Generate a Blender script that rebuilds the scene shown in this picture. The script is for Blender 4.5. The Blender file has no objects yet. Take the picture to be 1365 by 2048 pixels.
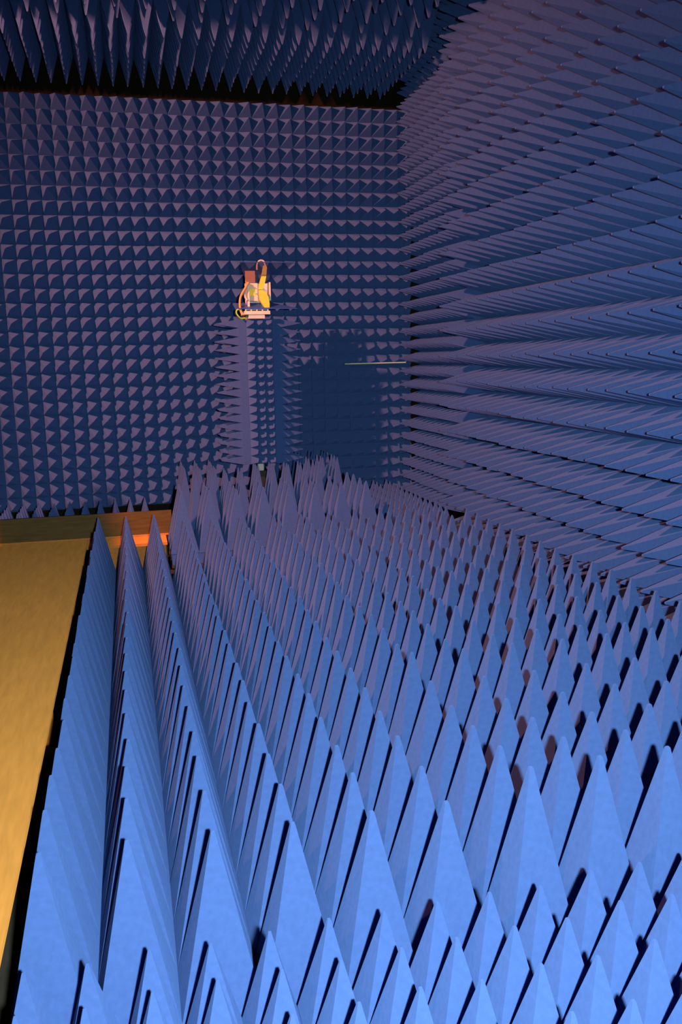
import bpy, math, random
from mathutils import Matrix, Vector, Euler

random.seed(7)
C = bpy.context.scene.collection
scene = bpy.context.scene
ZC = 1.64                      # eye height above the chamber floor (metres)

# ------------------------------------------------------------------ camera
F_PX = 1760.7
yaw, pitch, roll = math.radians(13.381), math.radians(10.016), math.radians(-1.144)
CAM_F = Vector((math.sin(yaw) * math.cos(pitch), math.cos(yaw) * math.cos(pitch), -math.sin(pitch)))
r0 = Vector((math.cos(yaw), -math.sin(yaw), 0)); u0 = r0.cross(CAM_F)
CAM_R = math.cos(roll) * r0 + math.sin(roll) * u0
CAM_U = -math.sin(roll) * r0 + math.cos(roll) * u0
cam_data = bpy.data.cameras.new('camera')
cam_data.sensor_fit = 'VERTICAL'; cam_data.sensor_height = 36.0; cam_data.sensor_width = 24.0
cam_data.lens = F_PX / 2048 * 36.0
cam_data.clip_start = 0.02; cam_data.clip_end = 60
cam = bpy.data.objects.new('camera', cam_data); C.objects.link(cam)
m = Matrix.Identity(4)
for i in range(3):
    m[i][0] = CAM_R[i]; m[i][1] = CAM_U[i]; m[i][2] = -CAM_F[i]
m[2][3] = ZC
cam.matrix_world = m
scene.camera = cam

# ------------------------------------------------------------------ world, lights, exposure
world = bpy.data.worlds.new('chamber_dark'); scene.world = world; world.use_nodes = True
bgn = world.node_tree.nodes['Background']
bgn.inputs['Color'].default_value = (0.30, 0.34, 0.50, 1); bgn.inputs['Strength'].default_value = 0.0   # closed chamber: no ambient light

def light(name, kind, loc, energy, color, size, aim=None, cone=None, blend=1.0):
    d = bpy.data.lights.new(name, kind); d.energy = energy; d.color = color
    d.shadow_soft_size = size
    if kind == 'SPOT':
        d.spot_size = math.radians(cone); d.spot_blend = blend
    o = bpy.data.objects.new(name, d); C.objects.link(o); o.location = loc
    if aim is not None:
        o.rotation_euler = (Vector(aim) - Vector(loc)).to_track_quat('-Z', 'Y').to_euler()
    return o

# the photographer's flash, held just to the side of the lens
FLASH = Vector((0, 0, ZC)) + 0.205 * CAM_R + 0.02 * CAM_U - 0.20 * CAM_F
light('camera_flash_offscreen', 'SPOT', FLASH, 620, (0.90, 1.0, 0.93), 0.035, aim=FLASH + CAM_F - 0.20 * CAM_U, cone=106, blend=1.0)
# warm flood lamp standing off to the left, trained on the antenna tower
light('warm_flood_lamp_left_offscreen', 'SPOT', (-2.2, 4.6, ZC + 2.36), 1950, (1.0, 0.255, 0.13), 0.10,
      aim=(2.0, 6.4, ZC - 0.2), cone=130, blend=0.9)

vs = scene.view_settings
vs.view_transform = 'Standard'; vs.look = 'None'; vs.gamma = 1.0; vs.exposure = 0.0
vs.use_curve_mapping = False

# ------------------------------------------------------------------ materials
def mat_new(name):
    mt = bpy.data.materials.new(name); mt.use_nodes = True
    nt = mt.node_tree
    return mt, nt, nt.nodes['Principled BSDF']

def mat(name, col, rough=0.6, metal=0.0, var=0.12, scale=30.0, bump=0.0, bscale=200.0, stretch=None, spec=0.3, trans=0.0, alpha=1.0, drough=0.0):
    mt, nt, b = mat_new(name)
    tc = nt.nodes.new('ShaderNodeTexCoord'); mp = nt.nodes.new('ShaderNodeMapping')
    nt.links.new(tc.outputs['Object'], mp.inputs['Vector'])
    if stretch: mp.inputs['Scale'].default_value = stretch
    nz = nt.nodes.new('ShaderNodeTexNoise'); nz.inputs['Scale'].default_value = scale; nz.inputs['Detail'].default_value = 5
    nt.links.new(mp.outputs[0], nz.inputs['Vector'])
    rp = nt.nodes.new('ShaderNodeValToRGB')
    rp.color_ramp.elements[0].position = 0.3; rp.color_ramp.elements[1].position = 0.7
    rp.color_ramp.elements[0].color = (*[max(0, c * (1 - var)) for c in col], 1)
    rp.color_ramp.elements[1].color = (*[min(1, c * (1 + var)) for c in col], 1)
    nt.links.new(nz.outputs['Fac'], rp.inputs['Fac'])
    nt.links.new(rp.outputs['Color'], b.inputs['Base Color'])
    b.inputs['Roughness'].default_value = rough; b.inputs['Metallic'].default_value = metal
    b.inputs['Specular IOR Level'].default_value = spec
    b.inputs['Diffuse Roughness'].default_value = drough
    b.inputs['Transmission Weight'].default_value = trans
    b.inputs['Alpha'].default_value = alpha
    if bump:
        n2 = nt.nodes.new('ShaderNodeTexNoise'); n2.inputs['Scale'].default_value = bscale; n2.inputs['Detail'].default_value = 3
        nt.links.new(mp.outputs[0], n2.inputs['Vector'])
        bp = nt.nodes.new('ShaderNodeBump'); bp.inputs['Strength'].default_value = bump; bp.inputs['Distance'].default_value = 0.002
        nt.links.new(n2.outputs['Fac'], bp.inputs['Height']); nt.links.new(bp.outputs['Normal'], b.inputs['Normal'])
    return mt

FOAM = mat('blue_foam', (0.069, 0.150, 0.455), rough=0.95, var=0.06, scale=60, bump=0.35, bscale=420, spec=0.05, drough=0.75)
PLY = mat('varnished_plywood', (0.66, 0.295, 0.065), rough=0.55, var=0.10, scale=5, stretch=(9, 1.2, 9), bump=0.1, bscale=90, spec=0.25, drough=1.0)
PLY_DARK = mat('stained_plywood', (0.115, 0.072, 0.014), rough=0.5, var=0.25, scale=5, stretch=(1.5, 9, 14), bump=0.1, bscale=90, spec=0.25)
WALL = mat('brown_board', (0.008, 0.006, 0.003), rough=0.85, var=0.3, scale=6)
FLOORM = mat('dark_floor', (0.05, 0.045, 0.04), rough=0.8, var=0.2, scale=8)
WHITE = mat('white_plastic', (0.80, 0.78, 0.76), rough=0.5, var=0.03)
ALU = mat('brushed_aluminium', (0.86, 0.84, 0.80), rough=0.42, metal=0.2, var=0.05)
BRASS = mat('brass_ridge', (0.95, 0.93, 0.10), rough=0.42, metal=0.1, var=0.08)
FLARE_S = mat('blue_grey_sheet', (0.04, 0.14, 0.60), rough=0.35, var=0.05)
FLARE = mat('smoked_blue_sheet', (0.05, 0.15, 0.50), rough=0.25, var=0.05, alpha=0.38)
CABLE_T = mat('tan_cable', (0.70, 0.46, 0.20), rough=0.5, var=0.05)
CABLE_W = mat('white_cable', (0.82, 0.78, 0.70), rough=0.5, var=0.03)
CABLE_Y = mat('lime_cable', (0.50, 0.95, 0.02), rough=0.45, var=0.03)
DARK = mat('mast_gap_black', (0.02, 0.02, 0.022), rough=0.5, var=0.1)
ROD = mat('glass_fibre_rod', (0.62, 0.92, 0.74), rough=0.35, var=0.03)

# ------------------------------------------------------------------ mesh helpers
def mesh(name, verts, faces, material):
    me = bpy.data.meshes.new(name); me.from_pydata([tuple(v) for v in verts], [], faces); me.update()
    me.materials.append(material)
    return me

def obj(name, me, parent=None, M=None):
    o = bpy.data.objects.new(name, me); C.objects.link(o)
    if parent is not None: o.parent = parent
    if M is not None: o.matrix_local = M
    return o

def box_data(x0, x1, y0, y1, z0, z1):
    v = [(x0, y0, z0), (x1, y0, z0), (x1, y1, z0), (x0, y1, z0), (x0, y0, z1), (x1, y0, z1), (x1, y1, z1), (x0, y1, z1)]
    f = [(0, 3, 2, 1), (4, 5, 6, 7), (0, 1, 5, 4), (1, 2, 6, 5), (2, 3, 7, 6), (3, 0, 4, 7)]
    return v, f

def box_mesh(name, b, material):
    return mesh(name, *box_data(*b), material)

def multi(parts):
    V, Fc = [], []
    for v, f in parts:
        n = len(V); V += list(v); Fc += [tuple(i + n for i in q) for q in f]
    return V, Fc

def tube_data(pts, r, n=8):
    pts = [Vector(p) for p in pts]; V, Fc = [], []
    up = Vector((0.31, 0.17, 0.93))
    for i, p in enumerate(pts):
        a = pts[max(0, i - 1)]; b = pts[min(len(pts) - 1, i + 1)]
        t = (b - a).normalized(); s = t.cross(up).normalized(); w = s.cross(t)
        rr = r[i] if isinstance(r, (list, tuple)) else r
        for k in range(n):
            an = 2 * math.pi * k / n
            V.append(p + s * math.cos(an) * rr + w * math.sin(an) * rr)
    for i in range(len(pts) - 1):
        for k in range(n):
            Fc.append((i * n + k, i * n + (k + 1) % n, (i + 1) * n + (k + 1) % n, (i + 1) * n + k))
    Fc.append(tuple(range(n - 1, -1, -1))); Fc.append(tuple((len(pts) - 1) * n + k for k in range(n)))
    return V, Fc

def arc(pts, n=6):
    """Catmull-Rom through the points"""
    P = [Vector(p) for p in pts]; P = [P[0] * 2 - P[1]] + P + [P[-1] * 2 - P[-2]]; out = []
    for i in range(1, len(P) - 2):
        for k in range(n):
            t = k / n
            a, b, c, d = P[i - 1], P[i], P[i + 1], P[i + 2]
            out.append(0.5 * ((2 * b) + (c - a) * t + (2 * a - 5 * b + 4 * c - d) * t * t + (3 * b - a - 3 * c + d) * t ** 3))
    out.append(P[-2]); return out

def prism_data(poly, axis_vec, origin, ex, ey):
    """extrude a 2-D outline (in ex, ey) along axis_vec"""
    origin, ex, ey, ax = Vector(origin), Vector(ex), Vector(ey), Vector(axis_vec)
    n = len(poly)
    V = [origin + ex * p[0] + ey * p[1] for p in poly]; V += [v + ax for v in V]
    Fc = [tuple(range(n - 1, -1, -1)), tuple(range(n, 2 * n))]
    Fc += [(i, (i + 1) % n, (i + 1) % n + n, i + n) for i in range(n)]
    return V, Fc

def pyr_data(p, H):
    """square foam pyramid with a blunt rounded tip; base at z=0 (rooted 3 mm into its slab)"""
    h = p / 2 * 0.9985
    b = 0.028 * p                       # half width of the blunt end
    zt = H - 0.75 * b
    V = []
    for w, z in ((h, -0.003), (h * 0.996, 0.003), (b, zt), (b * 0.62, zt + 0.5 * b)):
        V += [(-w, -w, z), (w, -w, z), (w, w, z), (-w, w, z)]
    V.append((0, 0, H))
    Fc = []
    for r in range(3):
        for k in range(4):
            Fc.append((r * 4 + k, r * 4 + (k + 1) % 4, r * 4 + 4 + (k + 1) % 4, r * 4 + 4 + k))
    for k in range(4): Fc.append((12 + k, 12 + (k + 1) % 4, 16))
    return V, Fc

PB, HB = 0.200, 0.440          # tall pyramids
PS, HS = 0.127, 0.250          # low close-set pyramids
PT, HT = 0.0735, 0.190         # tower pyramids
ME_B = mesh('tall_pyramid', *pyr_data(PB, HB), FOAM)
ME_S = mesh('low_pyramid', *pyr_data(PS, HS), FOAM)
HF = 0.42                      # slender pyramids round the tower foot
ME_F = mesh('slender_pyramid', *pyr_data(PS, HF), FOAM)
ME_T = mesh('tower_pyramid', *pyr_data(PT, HT), FOAM)

def tag(o, label=None, cat=None, group=None, kind=None):
    if label: o['label'] = label
    if cat: o['category'] = cat
    if group: o['group'] = group
    if kind: o['kind'] = kind
    return o

SLABS = {}
def slab_mesh(nx, ny, p, t, gap=0.003):
    key = (nx, ny, round(p, 4), round(t, 4))
    if key not in SLABS:
        SLABS[key] = box_mesh('slab', (gap - nx * p / 2, nx * p / 2 - gap, gap - ny * p / 2, ny * p / 2 - gap, -t, 0), FOAM)
    return SLABS[key]

def jit(a): return math.radians(random.uniform(-a, a))

def pyramid_matrices(nx, ny, p, tilt):
    out = []
    for j in range(ny):
        for i in range(nx):
            x = (i - (nx - 1) / 2) * p; y = (j - (ny - 1) / 2) * p
            out.append(Matrix.Translation((x, y, 0)) @ Euler((jit(tilt), jit(tilt), 0)).to_matrix().to_4x4())
    return out

def project(v):
    d = v - Vector((0, 0, ZC)); z = d.dot(CAM_F)
    if z < 0.05: return None
    return 682.5 + F_PX * d.dot(CAM_R) / z, 1024 - F_PX * d.dot(CAM_U) / z, z

# ------------------------------------------------------------------ the room
FL = 0.0
BACK, RIGHT, LEFT, NEAR, CEIL = 8.66, 3.02, -3.2, -1.0, ZC + 2.94
floor = tag(obj('floor', box_mesh('floor', (LEFT, RIGHT + .1, NEAR, BACK + .1, -0.12, FL), FLOORM)),
            'bare dark chamber floor under the foam blocks', 'floor', kind='structure')
wall_back = tag(obj('wall_back', box_mesh('wall_back', (LEFT, RIGHT + .1, BACK, BACK + .1, FL, CEIL), WALL)),
                'end wall lined with rows of low blue foam pyramids behind the antenna tower', 'wall', kind='structure')
wall_right = tag(obj('wall_right', box_mesh('wall_right', (RIGHT, RIGHT + .1, NEAR, BACK, FL, CEIL), WALL)),
                 'side wall lined with long blue foam pyramids pointing into the chamber', 'wall', kind='structure')
lamp_block_wall = tag(obj('lamp_block_wall', box_mesh('lamp_block_wall', (-1.36, -1.26, NEAR, 6.4, FL, 2.34), WALL)),
                'added unseen part height wall shading the plywood walkway from the warm lamp', 'wall', kind='structure')  # added out of view to keep the warm lamp off the walkway
ceiling = tag(obj('ceiling', box_mesh('ceiling', (LEFT, RIGHT + .1, NEAR, BACK + .1, CEIL, CEIL + .1), WALL)),
              'dark ceiling hung with downward pointing blue foam pyramids', 'ceiling', kind='structure')

def line_surface(wall, panels, limit=300):
    """panels: (matrix, nx, ny, pitch, H, slab_thickness, pyramid mesh). The panels that show largest get single pyramids,
    the rest of the pyramids of this surface become one part."""
    info = []
    for P_ in panels:
        M, nx, ny, p, H, t, me = P_
        c = M @ Vector((0, 0, H)); q = project(c)
        vis = q is not None and -20 < q[0] < 1385 and -20 < q[1] < 2068
        info.append((0 if vis else 1, -(p / q[2]) if q else 0, P_))
    order = sorted(range(len(info)), key=lambda k: info[k][:2])
    single, n = set(), 0
    for k in order:
        c = info[k][2][1] * info[k][2][2]
        if n + c > limit or info[k][0]: break
        single.add(k); n += c
    V, Fc = [], []
    for k, (_, _, (M, nx, ny, p, H, t, me)) in enumerate(info):
        pan = obj('absorber_panel', slab_mesh(nx, ny, p, t), wall, M)
        for L in pyramid_matrices(nx, ny, p, 1.0):
            if k in single:
                obj('foam_pyramid', me, pan, L)
            else:
                W = M @ L; b = len(V)
                V += [W @ v.co for v in me.vertices]; Fc += [tuple(i + b for i in f.vertices) for f in me.polygons]
    if V:
        tag(obj('foam_pyramids', mesh('foam_pyramids', V, Fc, FOAM), wall), kind='stuff')

RX, RY = lambda a: Matrix.Rotation(math.radians(a), 4, 'X'), lambda a: Matrix.Rotation(math.radians(a), 4, 'Y')
def T(x, y, z): return Matrix.Translation((x, y, z))
def wob(a): return Euler((jit(a), jit(a), 0)).to_matrix().to_4x4()

# end wall: 5 x 5 low pyramids to a panel
XB0, ZB0, YB = -0.765, 1.041 + ZC, 8.59
pan = []
for a in range(-2, 6):
    for b in range(-4, 3):
        nx = 5; nz = 5
        i0 = a * 5; k0 = 1 + b * 5
        x0 = XB0 + i0 * PS; x1 = x0 + nx * PS; z0 = ZB0 + k0 * PS; z1 = z0 + nz * PS
        while x1 > 2.80: nx -= 1; x1 -= PS
        while z1 > ZC + 2.40: nz -= 1; z1 -= PS
        while z0 < 0.13: nz -= 1; z0 += PS
        if nx < 1 or nz < 1: continue
        # local x -> world x, local y -> world z, local z -> -Y
        pan.append((T((x0 + x1) / 2, YB, (z0 + z1) / 2) @ RX(90) @ wob(1.1), nx, nz, PS, HS, 0.055, ME_S))
line_surface(wall_back, pan)

# side wall: tall pyramids, 3 x 3 to a panel, then low ones in the last metre and a half
XR, ZR0 = 2.479, ZC - 0.0086
pan = []
YR_END = 6.99 + 0.10
ny_pan = 8
for a in range(ny_pan):                      # panels along the depth, counted from the far end
    y1 = 3.6614 + 0.2 * 16 + 0.1 - a * 3 * PB; y0 = y1 - 3 * PB
    for b in range(-1, 7):
        k0 = -6 + 3 * b; nz = 3
        if b < 0: k0, nz = -7, 1
        z0 = ZR0 + (k0 - .5) * PB; z1 = z0 + nz * PB
        pan.append((T(XR + HB, (y0 + y1) / 2, (z0 + z1) / 2) @ RY(-90) @ wob(0.9), nz, 3, PB, HB, 0.10, ME_B))
Y_SM = 3.6614 + 0.2 * 16 + 0.1 + 0.005
XSM = 2.575
for a in range(3):
    ny = (5, 5, 1)[a]; y0 = Y_SM + a * 5 * PS; y1 = y0 + ny * PS
    for b in range(7):
        nz = 5 if b < 6 else 3
        z0 = ZC - 1.36 + b * 5 * PS; z1 = z0 + nz * PS
        pan.append((T(XSM + HS, (y0 + y1) / 2, (z0 + z1) / 2) @ RY(-90) @ wob(0.5), nz, ny, PS, HS, 0.18, ME_S))
line_surface(wall_right, pan)

# ceiling: tall pyramids up to the middle of the chamber, low close-set ones over the tower
pan = []
XC0, YC0, ZCT = -0.521, 6.94, ZC + 2.40
for a in range(-1, 5):
    nx = 3; x0 = XC0 - .1 + a * 3 * PB; x1 = x0 + nx * PB
    while x1 > 2.42: nx -= 1; x1 -= PB
    if nx < 1: continue
    for b in range(3):
        y1 = YC0 + .1 - b * 3 * PB; y0 = y1 - 3 * PB
        pan.append((T((x0 + x1) / 2, (y0 + y1) / 2, ZCT + HB) @ RX(180) @ wob(0.6), nx, 3, PB, HB, 0.08, ME_B))
ZCS = ZC + 2.345
for a in range(-1, 6):
    nx = 5; x0 = -0.79 + a * 5 * PS; x1 = x0 + nx * PS
    while x1 > 2.52: nx -= 1; x1 -= PS
    if nx < 1: continue
    for b in range(3):
        ny = (5, 5, 1)[b]; y0 = YC0 + .105 + b * 5 * PS; y1 = y0 + ny * PS
        pan.append((T((x0 + x1) / 2, (y0 + y1) / 2, ZCS + HS) @ RX(180) @ wob(0.6), nx, ny, PS, HS, 0.33, ME_S))
line_surface(ceiling, pan)

# ------------------------------------------------------------------ plywood walkway, board, platform
def thing(name, label, cat, loc=(0, 0, 0), group=None):
    o = bpy.data.objects.new(name, None); C.objects.link(o); o.location = loc
    o.empty_display_size = 0.1
    return tag(o, label, cat, group)

GZ = ZC - 1.385                 # top of the walkway
w = thing('plywood_walkway', 'golden varnished plywood walkway along the row of foam blocks', 'walkway', (-1.2, 3.5, 0))
def deck(name, b, m=PLY): return obj(name, box_mesh(name, (b[0] + 1.2, b[1] + 1.2, b[2] - 3.5, b[3] - 3.5, b[4], b[5]), m), w)
deck('plywood_sheet', (-1.24, -0.374, -0.60, 1.838, GZ - .022, GZ))
deck('plywood_sheet', (-1.24, -0.374, 1.842, 4.278, GZ - .022, GZ))
deck('plywood_sheet', (-1.24, -0.374, 4.282, 7.08, GZ - .022, GZ))
deck('plywood_sheet', (-0.37, 0.232, 6.80, 7.08, GZ - .022, GZ))
for y in (0.2, 2.0, 3.8, 5.6, 6.9):
    deck('joist', (-1.22, -0.40, y, y + .05, 0, GZ - .0225))
deck('joist', (-0.36, 0.225, 6.95, 7.0, 0, GZ - .0225))

bd = thing('plywood_board', 'dark stained plywood board standing on edge across the end of the walkway', 'board', (-0.6, 7.1, 0))
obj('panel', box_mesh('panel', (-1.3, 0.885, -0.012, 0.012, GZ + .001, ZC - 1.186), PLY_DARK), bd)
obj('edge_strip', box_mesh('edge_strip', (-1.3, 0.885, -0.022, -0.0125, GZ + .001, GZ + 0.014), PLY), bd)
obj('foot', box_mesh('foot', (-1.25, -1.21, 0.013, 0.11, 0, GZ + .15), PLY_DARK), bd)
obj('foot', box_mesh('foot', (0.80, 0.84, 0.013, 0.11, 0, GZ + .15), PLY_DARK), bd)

PZ = 0.17                      # raised platform under the tower
pl = thing('timber_platform', 'low timber platform carrying the raised foam blocks around the antenna tower', 'platform', (1.05, 7.3, 0))
obj('top_board', box_mesh('top_board', (-0.81, 0.82, -0.96, -0.302, PZ - .02, PZ), FLOORM), pl)
obj('top_board', box_mesh('top_board', (-0.755, 0.82, -0.298, 1.0, PZ - .02, PZ), FLOORM), pl)
for x in (-0.75, 0, 0.75):
    obj('bearer', box_mesh('bearer', (x, x + .05, -0.94, 0.98, 0, PZ - .0205), FLOORM), pl)

# ------------------------------------------------------------------ loose foam blocks on the floor
def block(x0, y0, nx, ny, p, H, me, ztip, zbase, label, group, dz=0.0, rows=None, lift=None):
    """x0, y0: world position of the first tip; rows: extra tip height of each row in depth"""
    cx, cy = x0 + (nx - 1) / 2 * p, y0 + (ny - 1) / 2 * p
    t = round(ztip - H - zbase + dz, 3)
    r = thing('foam_absorber_block', label, 'foam block', (cx, cy, zbase), group)
    obj('base_slab', slab_mesh(nx, ny, p, t), r, T(0, 0, t))
    for n, L in enumerate(pyramid_matrices(nx, ny, p, 0.7)):
        e = (rows[n // nx] if rows else 0.0) + random.uniform(-.005, .005)
        obj('foam_pyramid', me, r, T(0, 0, t) @ L @ Matrix.Diagonal((1, 1, 1 + e / H, 1)))
    return r

ORD = ['first', 'second', 'third', 'fourth', 'fifth', 'sixth', 'seventh', 'eighth']
ZT = ZC - 1.123
X0, Y0 = -0.263, 1.993
G_WALK, G_MID, G_SIDE = 'tall foam blocks beside the walkway', 'tall foam blocks in the middle of the floor', 'tall foam blocks along the side wall'
def rj(): return random.uniform(-.008, .010)
for b in range(8):             # rows A-C beside the walkway
    block(X0, Y0 + b * 3 * PB, 3, 3, PB, HB, ME_B, ZT, FL,
          'tall blue foam block bordering the plywood walkway, %s from the low foam blocks' % ORD[b], G_WALK, dz=rj() * .6)
for b in range(7):             # middle of the floor
    block(X0 + 3 * PB, Y0 + b * 3 * PB, 3, 4 if b == 6 else 3, PB, HB, ME_B, ZT, FL,
          'tall blue foam block, %s from the low blocks, second row from the walkway' % ORD[b], G_MID, dz=rj())
ROWS = {0: (0.057, 0.019, -0.002), 1: (-0.014, -0.005, 0.030)}
for b in range(7):
    block(0.977, Y0 + b * 3 * PB, 3, 4 if b == 6 else 3, PB, HB, ME_B, ZT, FL,
          'tall blue foam block, %s from the low blocks, third row from the walkway' % ORD[b], G_MID,
          dz=0 if b < 2 else rj(), rows=ROWS.get(b, (rj(), rj(), rj() + .01, rj())))
for b in range(7):
    block(1.580, Y0 + b * 3 * PB, 3, 4 if b == 6 else 3, PB, HB, ME_B, ZT, FL,
          'tall blue foam block, %s from the low blocks, fourth row from the walkway' % ORD[b], G_MID,
          dz=0 if b < 2 else rj(), rows=ROWS.get(b, (rj(), rj(), rj() + .01, rj())))
for b in range(7):
    block(2.185, Y0 + b * 3 * PB, 2, 3, PB, HB, ME_B, ZT, FL,
          'narrow tall blue foam block at the side wall foot, %s from the low blocks' % ORD[b], G_SIDE, dz=rj())

# low close-set blocks in the foreground
ZTL = ZC - 1.275
PL = 0.133
ME_L = mesh('low_front_pyramid', *pyr_data(PL, 0.262), FOAM)
for a in range(4):
    block(-0.290 + a * 5 * PL, 1.785 - 4 * PL, 5, 5, PL, 0.262, ME_L, ZTL + (0, .004, .02, .03)[a], FL,
          'low blue foam block of close-set pyramids before the tall blocks, %s from the walkway' % ORD[a], 'low foam blocks before the tall ones')

# raised blocks before the tower and low blocks round its foot
ZTR = ZC - 0.946
G_RAISE, G_FOOT = 'raised tall foam blocks', 'slender foam blocks at the tower foot'
for a, nx, l in ((0, 3, 'raised block of tall blue foam pyramids on the platform, nearest the plywood board'),
                 (1, 3, 'raised block of tall blue foam pyramids directly in front of the antenna tower'),
                 (2, 2, 'raised block of tall blue foam pyramids on the platform side towards the side wall')):
    block(0.342 + a * (3 * PB + .001), 6.46, nx, 3, PB, HB, ME_B, ZTR, PZ, l, G_RAISE, dz=random.uniform(-.01, .01))
block(1.744, 7.066, 1, 1, PB, HB, ME_B, ZTR, PZ, 'single tall raised blue foam pyramid behind the raised blocks', G_RAISE)
ZTF = ZC - 0.872
TX, TY = 1.118, 7.74
for x0, y0, nx, ny, l in ((0.4905, 7.080, 4, 3, 'wide blue foam block of slender pyramids before the tower foot, on its plywood board side'),
                          (0.998, 7.080, 5, 3, 'wide blue foam block of slender pyramids before the tower foot, on its side wall side'),
                          (0.430, 7.465, 3, 6, 'long blue foam block of slender pyramids flanking the tower foot on its plywood board side'),
                          (1.500, 7.465, 3, 6, 'long blue foam block of slender pyramids flanking the tower foot on its side wall side')):
    block(x0, y0, nx, ny, PS * .995, HF, ME_F, ZTF - (0.03 if x0 < .6 else 0) + random.uniform(-.008, .008), PZ, l, G_FOOT)

for a, l in ((0, 'low blue foam block behind the dark plywood board, farther from the tower'),
             (1, 'low blue foam block behind the dark plywood board, nearer the tower')):
    block(-1.05 + a * 5 * PS, 7.40, 5, 5, PS * .995, HS, ME_S, ZC - 1.20, FL, l, 'low foam blocks behind the board')
for y0, ny, l in ((6.40, 5, 'low blue foam block in the corner gap beside the platform, nearest the tall floor blocks'),
                  (7.04, 5, 'low blue foam block in the corner gap beside the platform, middle one of three'),
                  (7.68, 4, 'low blue foam block in the corner gap beside the platform, against the end wall')):
    block(1.99, y0, 4, ny, PS * .995, HS, ME_S, ZC - 1.17, FL, l, 'low foam blocks in the corner')

# ------------------------------------------------------------------ antenna tower
tw = thing('antenna_tower', 'square tower clad in small blue foam pyramids carrying the horn antenna', 'tower', (TX, TY, PZ))
NR = 17
TB, TT = ZC - 0.905 - PZ, ZC + 0.325 - PZ     # bottom and top of cladding above the platform
pr = (TT - TB) / NR
W3 = 3 * PT
obj('core', box_mesh('core', (-W3 / 2 + .002, W3 / 2 - .002, -W3 / 2 + .002, W3 / 2 - .002, TB, TT - .01), FLOORM), tw)
obj('mast', box_mesh('mast', (-0.032, 0.018, -0.04, 0.04, TB - .075, TB - .001), WHITE), tw)
obj('mast_dark_gap', box_mesh('mast_dark_gap', (-0.06, 0.06, -0.06, 0.06, 0, TB - .076), DARK), tw)  # invented part; its black paints in the dark gap below the mast
SL = 0.06
def clad(M, nx, ny):
    me = box_mesh('cladding', (-nx * PT / 2, nx * PT / 2, -ny * pr / 2, ny * pr / 2, 0, SL), FOAM)
    pn = obj('absorber_panel', me, tw, M)
    for L in pyramid_matrices(nx, ny, PT, 0.8):
        q = L.copy(); q[1][3] *= pr / PT
        obj('foam_pyramid', ME_T, pn, T(0, 0, SL) @ q @ Matrix.Diagonal((1, pr / PT, 1, 1)))
zc = (TB + TT) / 2
clad(T(0, -W3 / 2 - .001, zc) @ RX(90), 3, NR)
Rz = lambda a: Matrix.Rotation(math.radians(a), 4, 'Z')
clad(T(-W3 / 2 - .001, -0.03, zc) @ Rz(-90) @ RX(90), 4, NR)
clad(T(W3 / 2 + .001, -0.03, zc) @ Rz(90) @ RX(90), 4, NR)

# ------------------------------------------------------------------ horn antenna on the tower
S = 0.00430                    # metres for one photo pixel at the tower
AX, AZ = TX, TT + PZ           # tower top centre
an = thing('horn_antenna', 'double ridged horn antenna with brass ridges on the foam clad tower', 'antenna', (AX, TY - .16, AZ))
def L3(px, py, y=0.0):         # photo measure -> local point (518, 641 is the middle of the tower top)
    return Vector(((px - 518) * S, y, (641 - py) * S))
def bx(name, px0, px1, py0, py1, y0, y1, material, parent=an):
    a, b = L3(px0, py1), L3(px1, py0)
    return obj(name, box_mesh(name, (a.x, b.x, y0, y1, a.z, b.z), material), parent)
bx('mounting_block', 495, 526.5, 633.2, 640.9, -0.115, 0.10, WHITE)
rail = bx('mounting_rail', 487, 537, 626.5, 633, -0.125, 0.12, ALU)
for k in range(5):
    v, f = tube_data([L3(490 + k * 10.8, 626.6, -0.115), L3(490 + k * 10.8, 623.6, -0.115)], 0.006, 6)
    obj('bolt', mesh('bolt', v, f, WHITE), rail)
# flare sheets: narrow at the throat (back), wide at the mouth (towards the camera)
def sheet(name, quad, t, material):
    q = [Vector(v) for v in quad]; n = (q[1] - q[0]).cross(q[3] - q[0]).normalized() * t
    V = q + [v + n for v in q]
    return obj(name, mesh(name, V, [(3, 2, 1, 0), (4, 5, 6, 7), (0, 1, 5, 4), (1, 2, 6, 5), (2, 3, 7, 6), (3, 0, 4, 7)], material), an)
sheet('top_flare', [L3(478, 537.5, -0.22), L3(583, 538, -0.22), L3(541, 571, 0.02), L3(497, 571, 0.02)], 0.004, FLARE)
sheet('bottom_flare', [L3(476, 621.5, -0.10), L3(592, 621.5, -0.10), L3(545, 607, 0.10), L3(497, 607, 0.10)], -0.006, FLARE_S)
v, f = tube_data([L3(478, 537.3, -0.222), L3(583, 537.8, -0.222)], 0.0032, 6)
obj('flare_rim', mesh('flare_rim', v, f, FLARE_S), an)
bx('throat_back', 496, 541, 571, 622, 0.085, 0.10, ALU)
bx('throat_side', 496.5, 500.5, 571, 621.4, -0.04, 0.084, ALU)
bx('throat_side', 539.5, 542.5, 571, 606, -0.04, 0.084, ALU)
bx('feed_block', 500.7, 518, 572, 606, 0.0, 0.084, WHITE)
bx('feed_plate', 502, 512, 583, 596, -0.004, -0.0005, BRASS)
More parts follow.
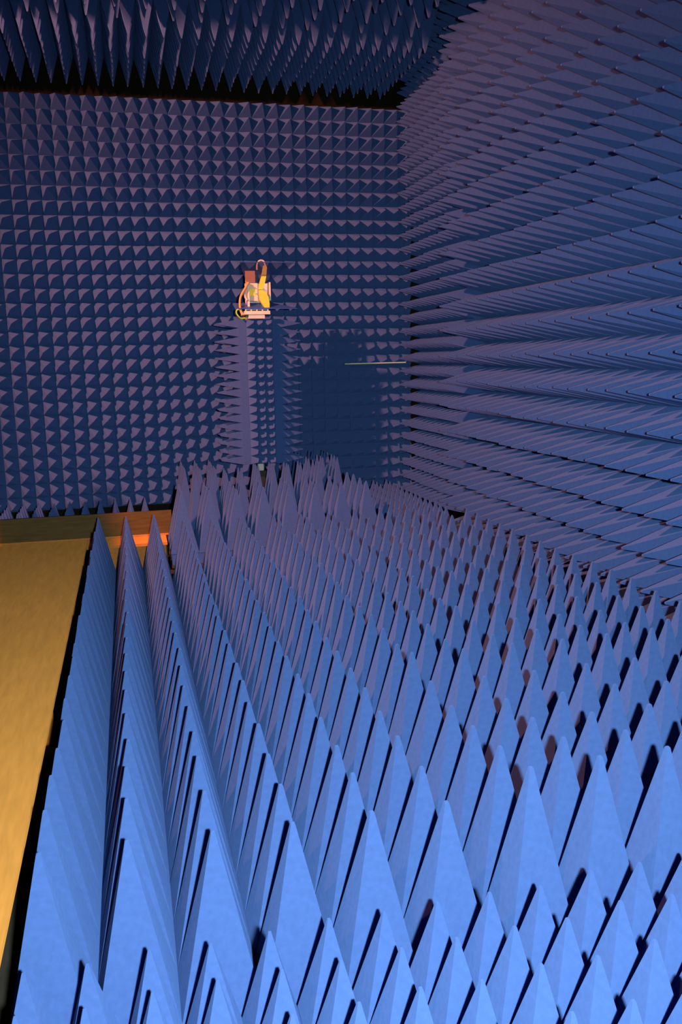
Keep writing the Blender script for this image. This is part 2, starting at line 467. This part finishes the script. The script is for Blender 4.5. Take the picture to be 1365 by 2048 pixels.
bx('feed_connector', 512.5, 517, 584, 592, -0.02, -0.0005, WHITE)
def ridge(name, poly, y0, y1):
    o = L3(518, 641, y0)
    v, f = prism_data([((a - 518) * S, (641 - b) * S) for a, b in poly], (0, y1 - y0, 0), o, (1, 0, 0), (0, 0, 1))
    return obj(name, mesh(name, v, f, BRASS), an)
ridge('ridge', [(534, 539), (536, 543), (534, 560), (530, 576), (526, 585), (518.2, 585), (519.5, 577), (523, 566), (527, 552), (529.5, 540)][::-1], -0.06, -0.02)
ridge('ridge', [(518.2, 587), (524, 586), (532, 590), (537, 600), (538.5, 612), (538, 620.6), (529, 620.6), (520, 606)][::-1], -0.07, -0.02)
v, f = tube_data(arc([L3(516.5, 548, -.05), L3(517.5, 537, -.05), L3(521, 531.5, -.05), L3(526, 530, -.05), L3(531, 532.5, -.05), L3(533.5, 540, -.05)]), 0.0065)
obj('cable_loop', mesh('cable_loop', v, f, CABLE_W), an)
bx('painted_reflection', 495.5, 515, 548, 570.5, 0.03, 0.034, CABLE_T)  # orange reflection in the top flare, painted as a tan plate
v, f = tube_data(arc([L3(499, 572, -.06), L3(492, 583, -.06), L3(483, 598, -.06), L3(480.5, 612, -.06), L3(481, 624, -.08), L3(484, 632, -.09), L3(490, 631, -.10)]), 0.010)
obj('cable', mesh('cable', v, f, CABLE_T), an)
v, f = tube_data(arc([L3(498, 575, -.045), L3(491.5, 586, -.045), L3(491.5, 597, -.045), L3(495.5, 605, -.045)]), 0.010)
obj('cable', mesh('cable', v, f, CABLE_W), an)
v, f = tube_data(arc([L3(481, 622, -.07), L3(474, 624, -.07), L3(473, 630, -.07), L3(477, 636, -.07), L3(483, 640, -.06), L3(494.4, 638, -.05)]), 0.006)
obj('cable', mesh('cable', v, f, CABLE_Y), an)

# ------------------------------------------------------------------ thin rod by the far corner
v, f = tube_data([(2.015, 8.2, ZC - .0707), (2.62, 8.2, ZC - .0685)], 0.006, 8)
tag(obj('thin_rod', mesh('thin_rod', v, f, ROD)), 'thin pale rod jutting level out of the side wall foam near the far corner', 'rod')
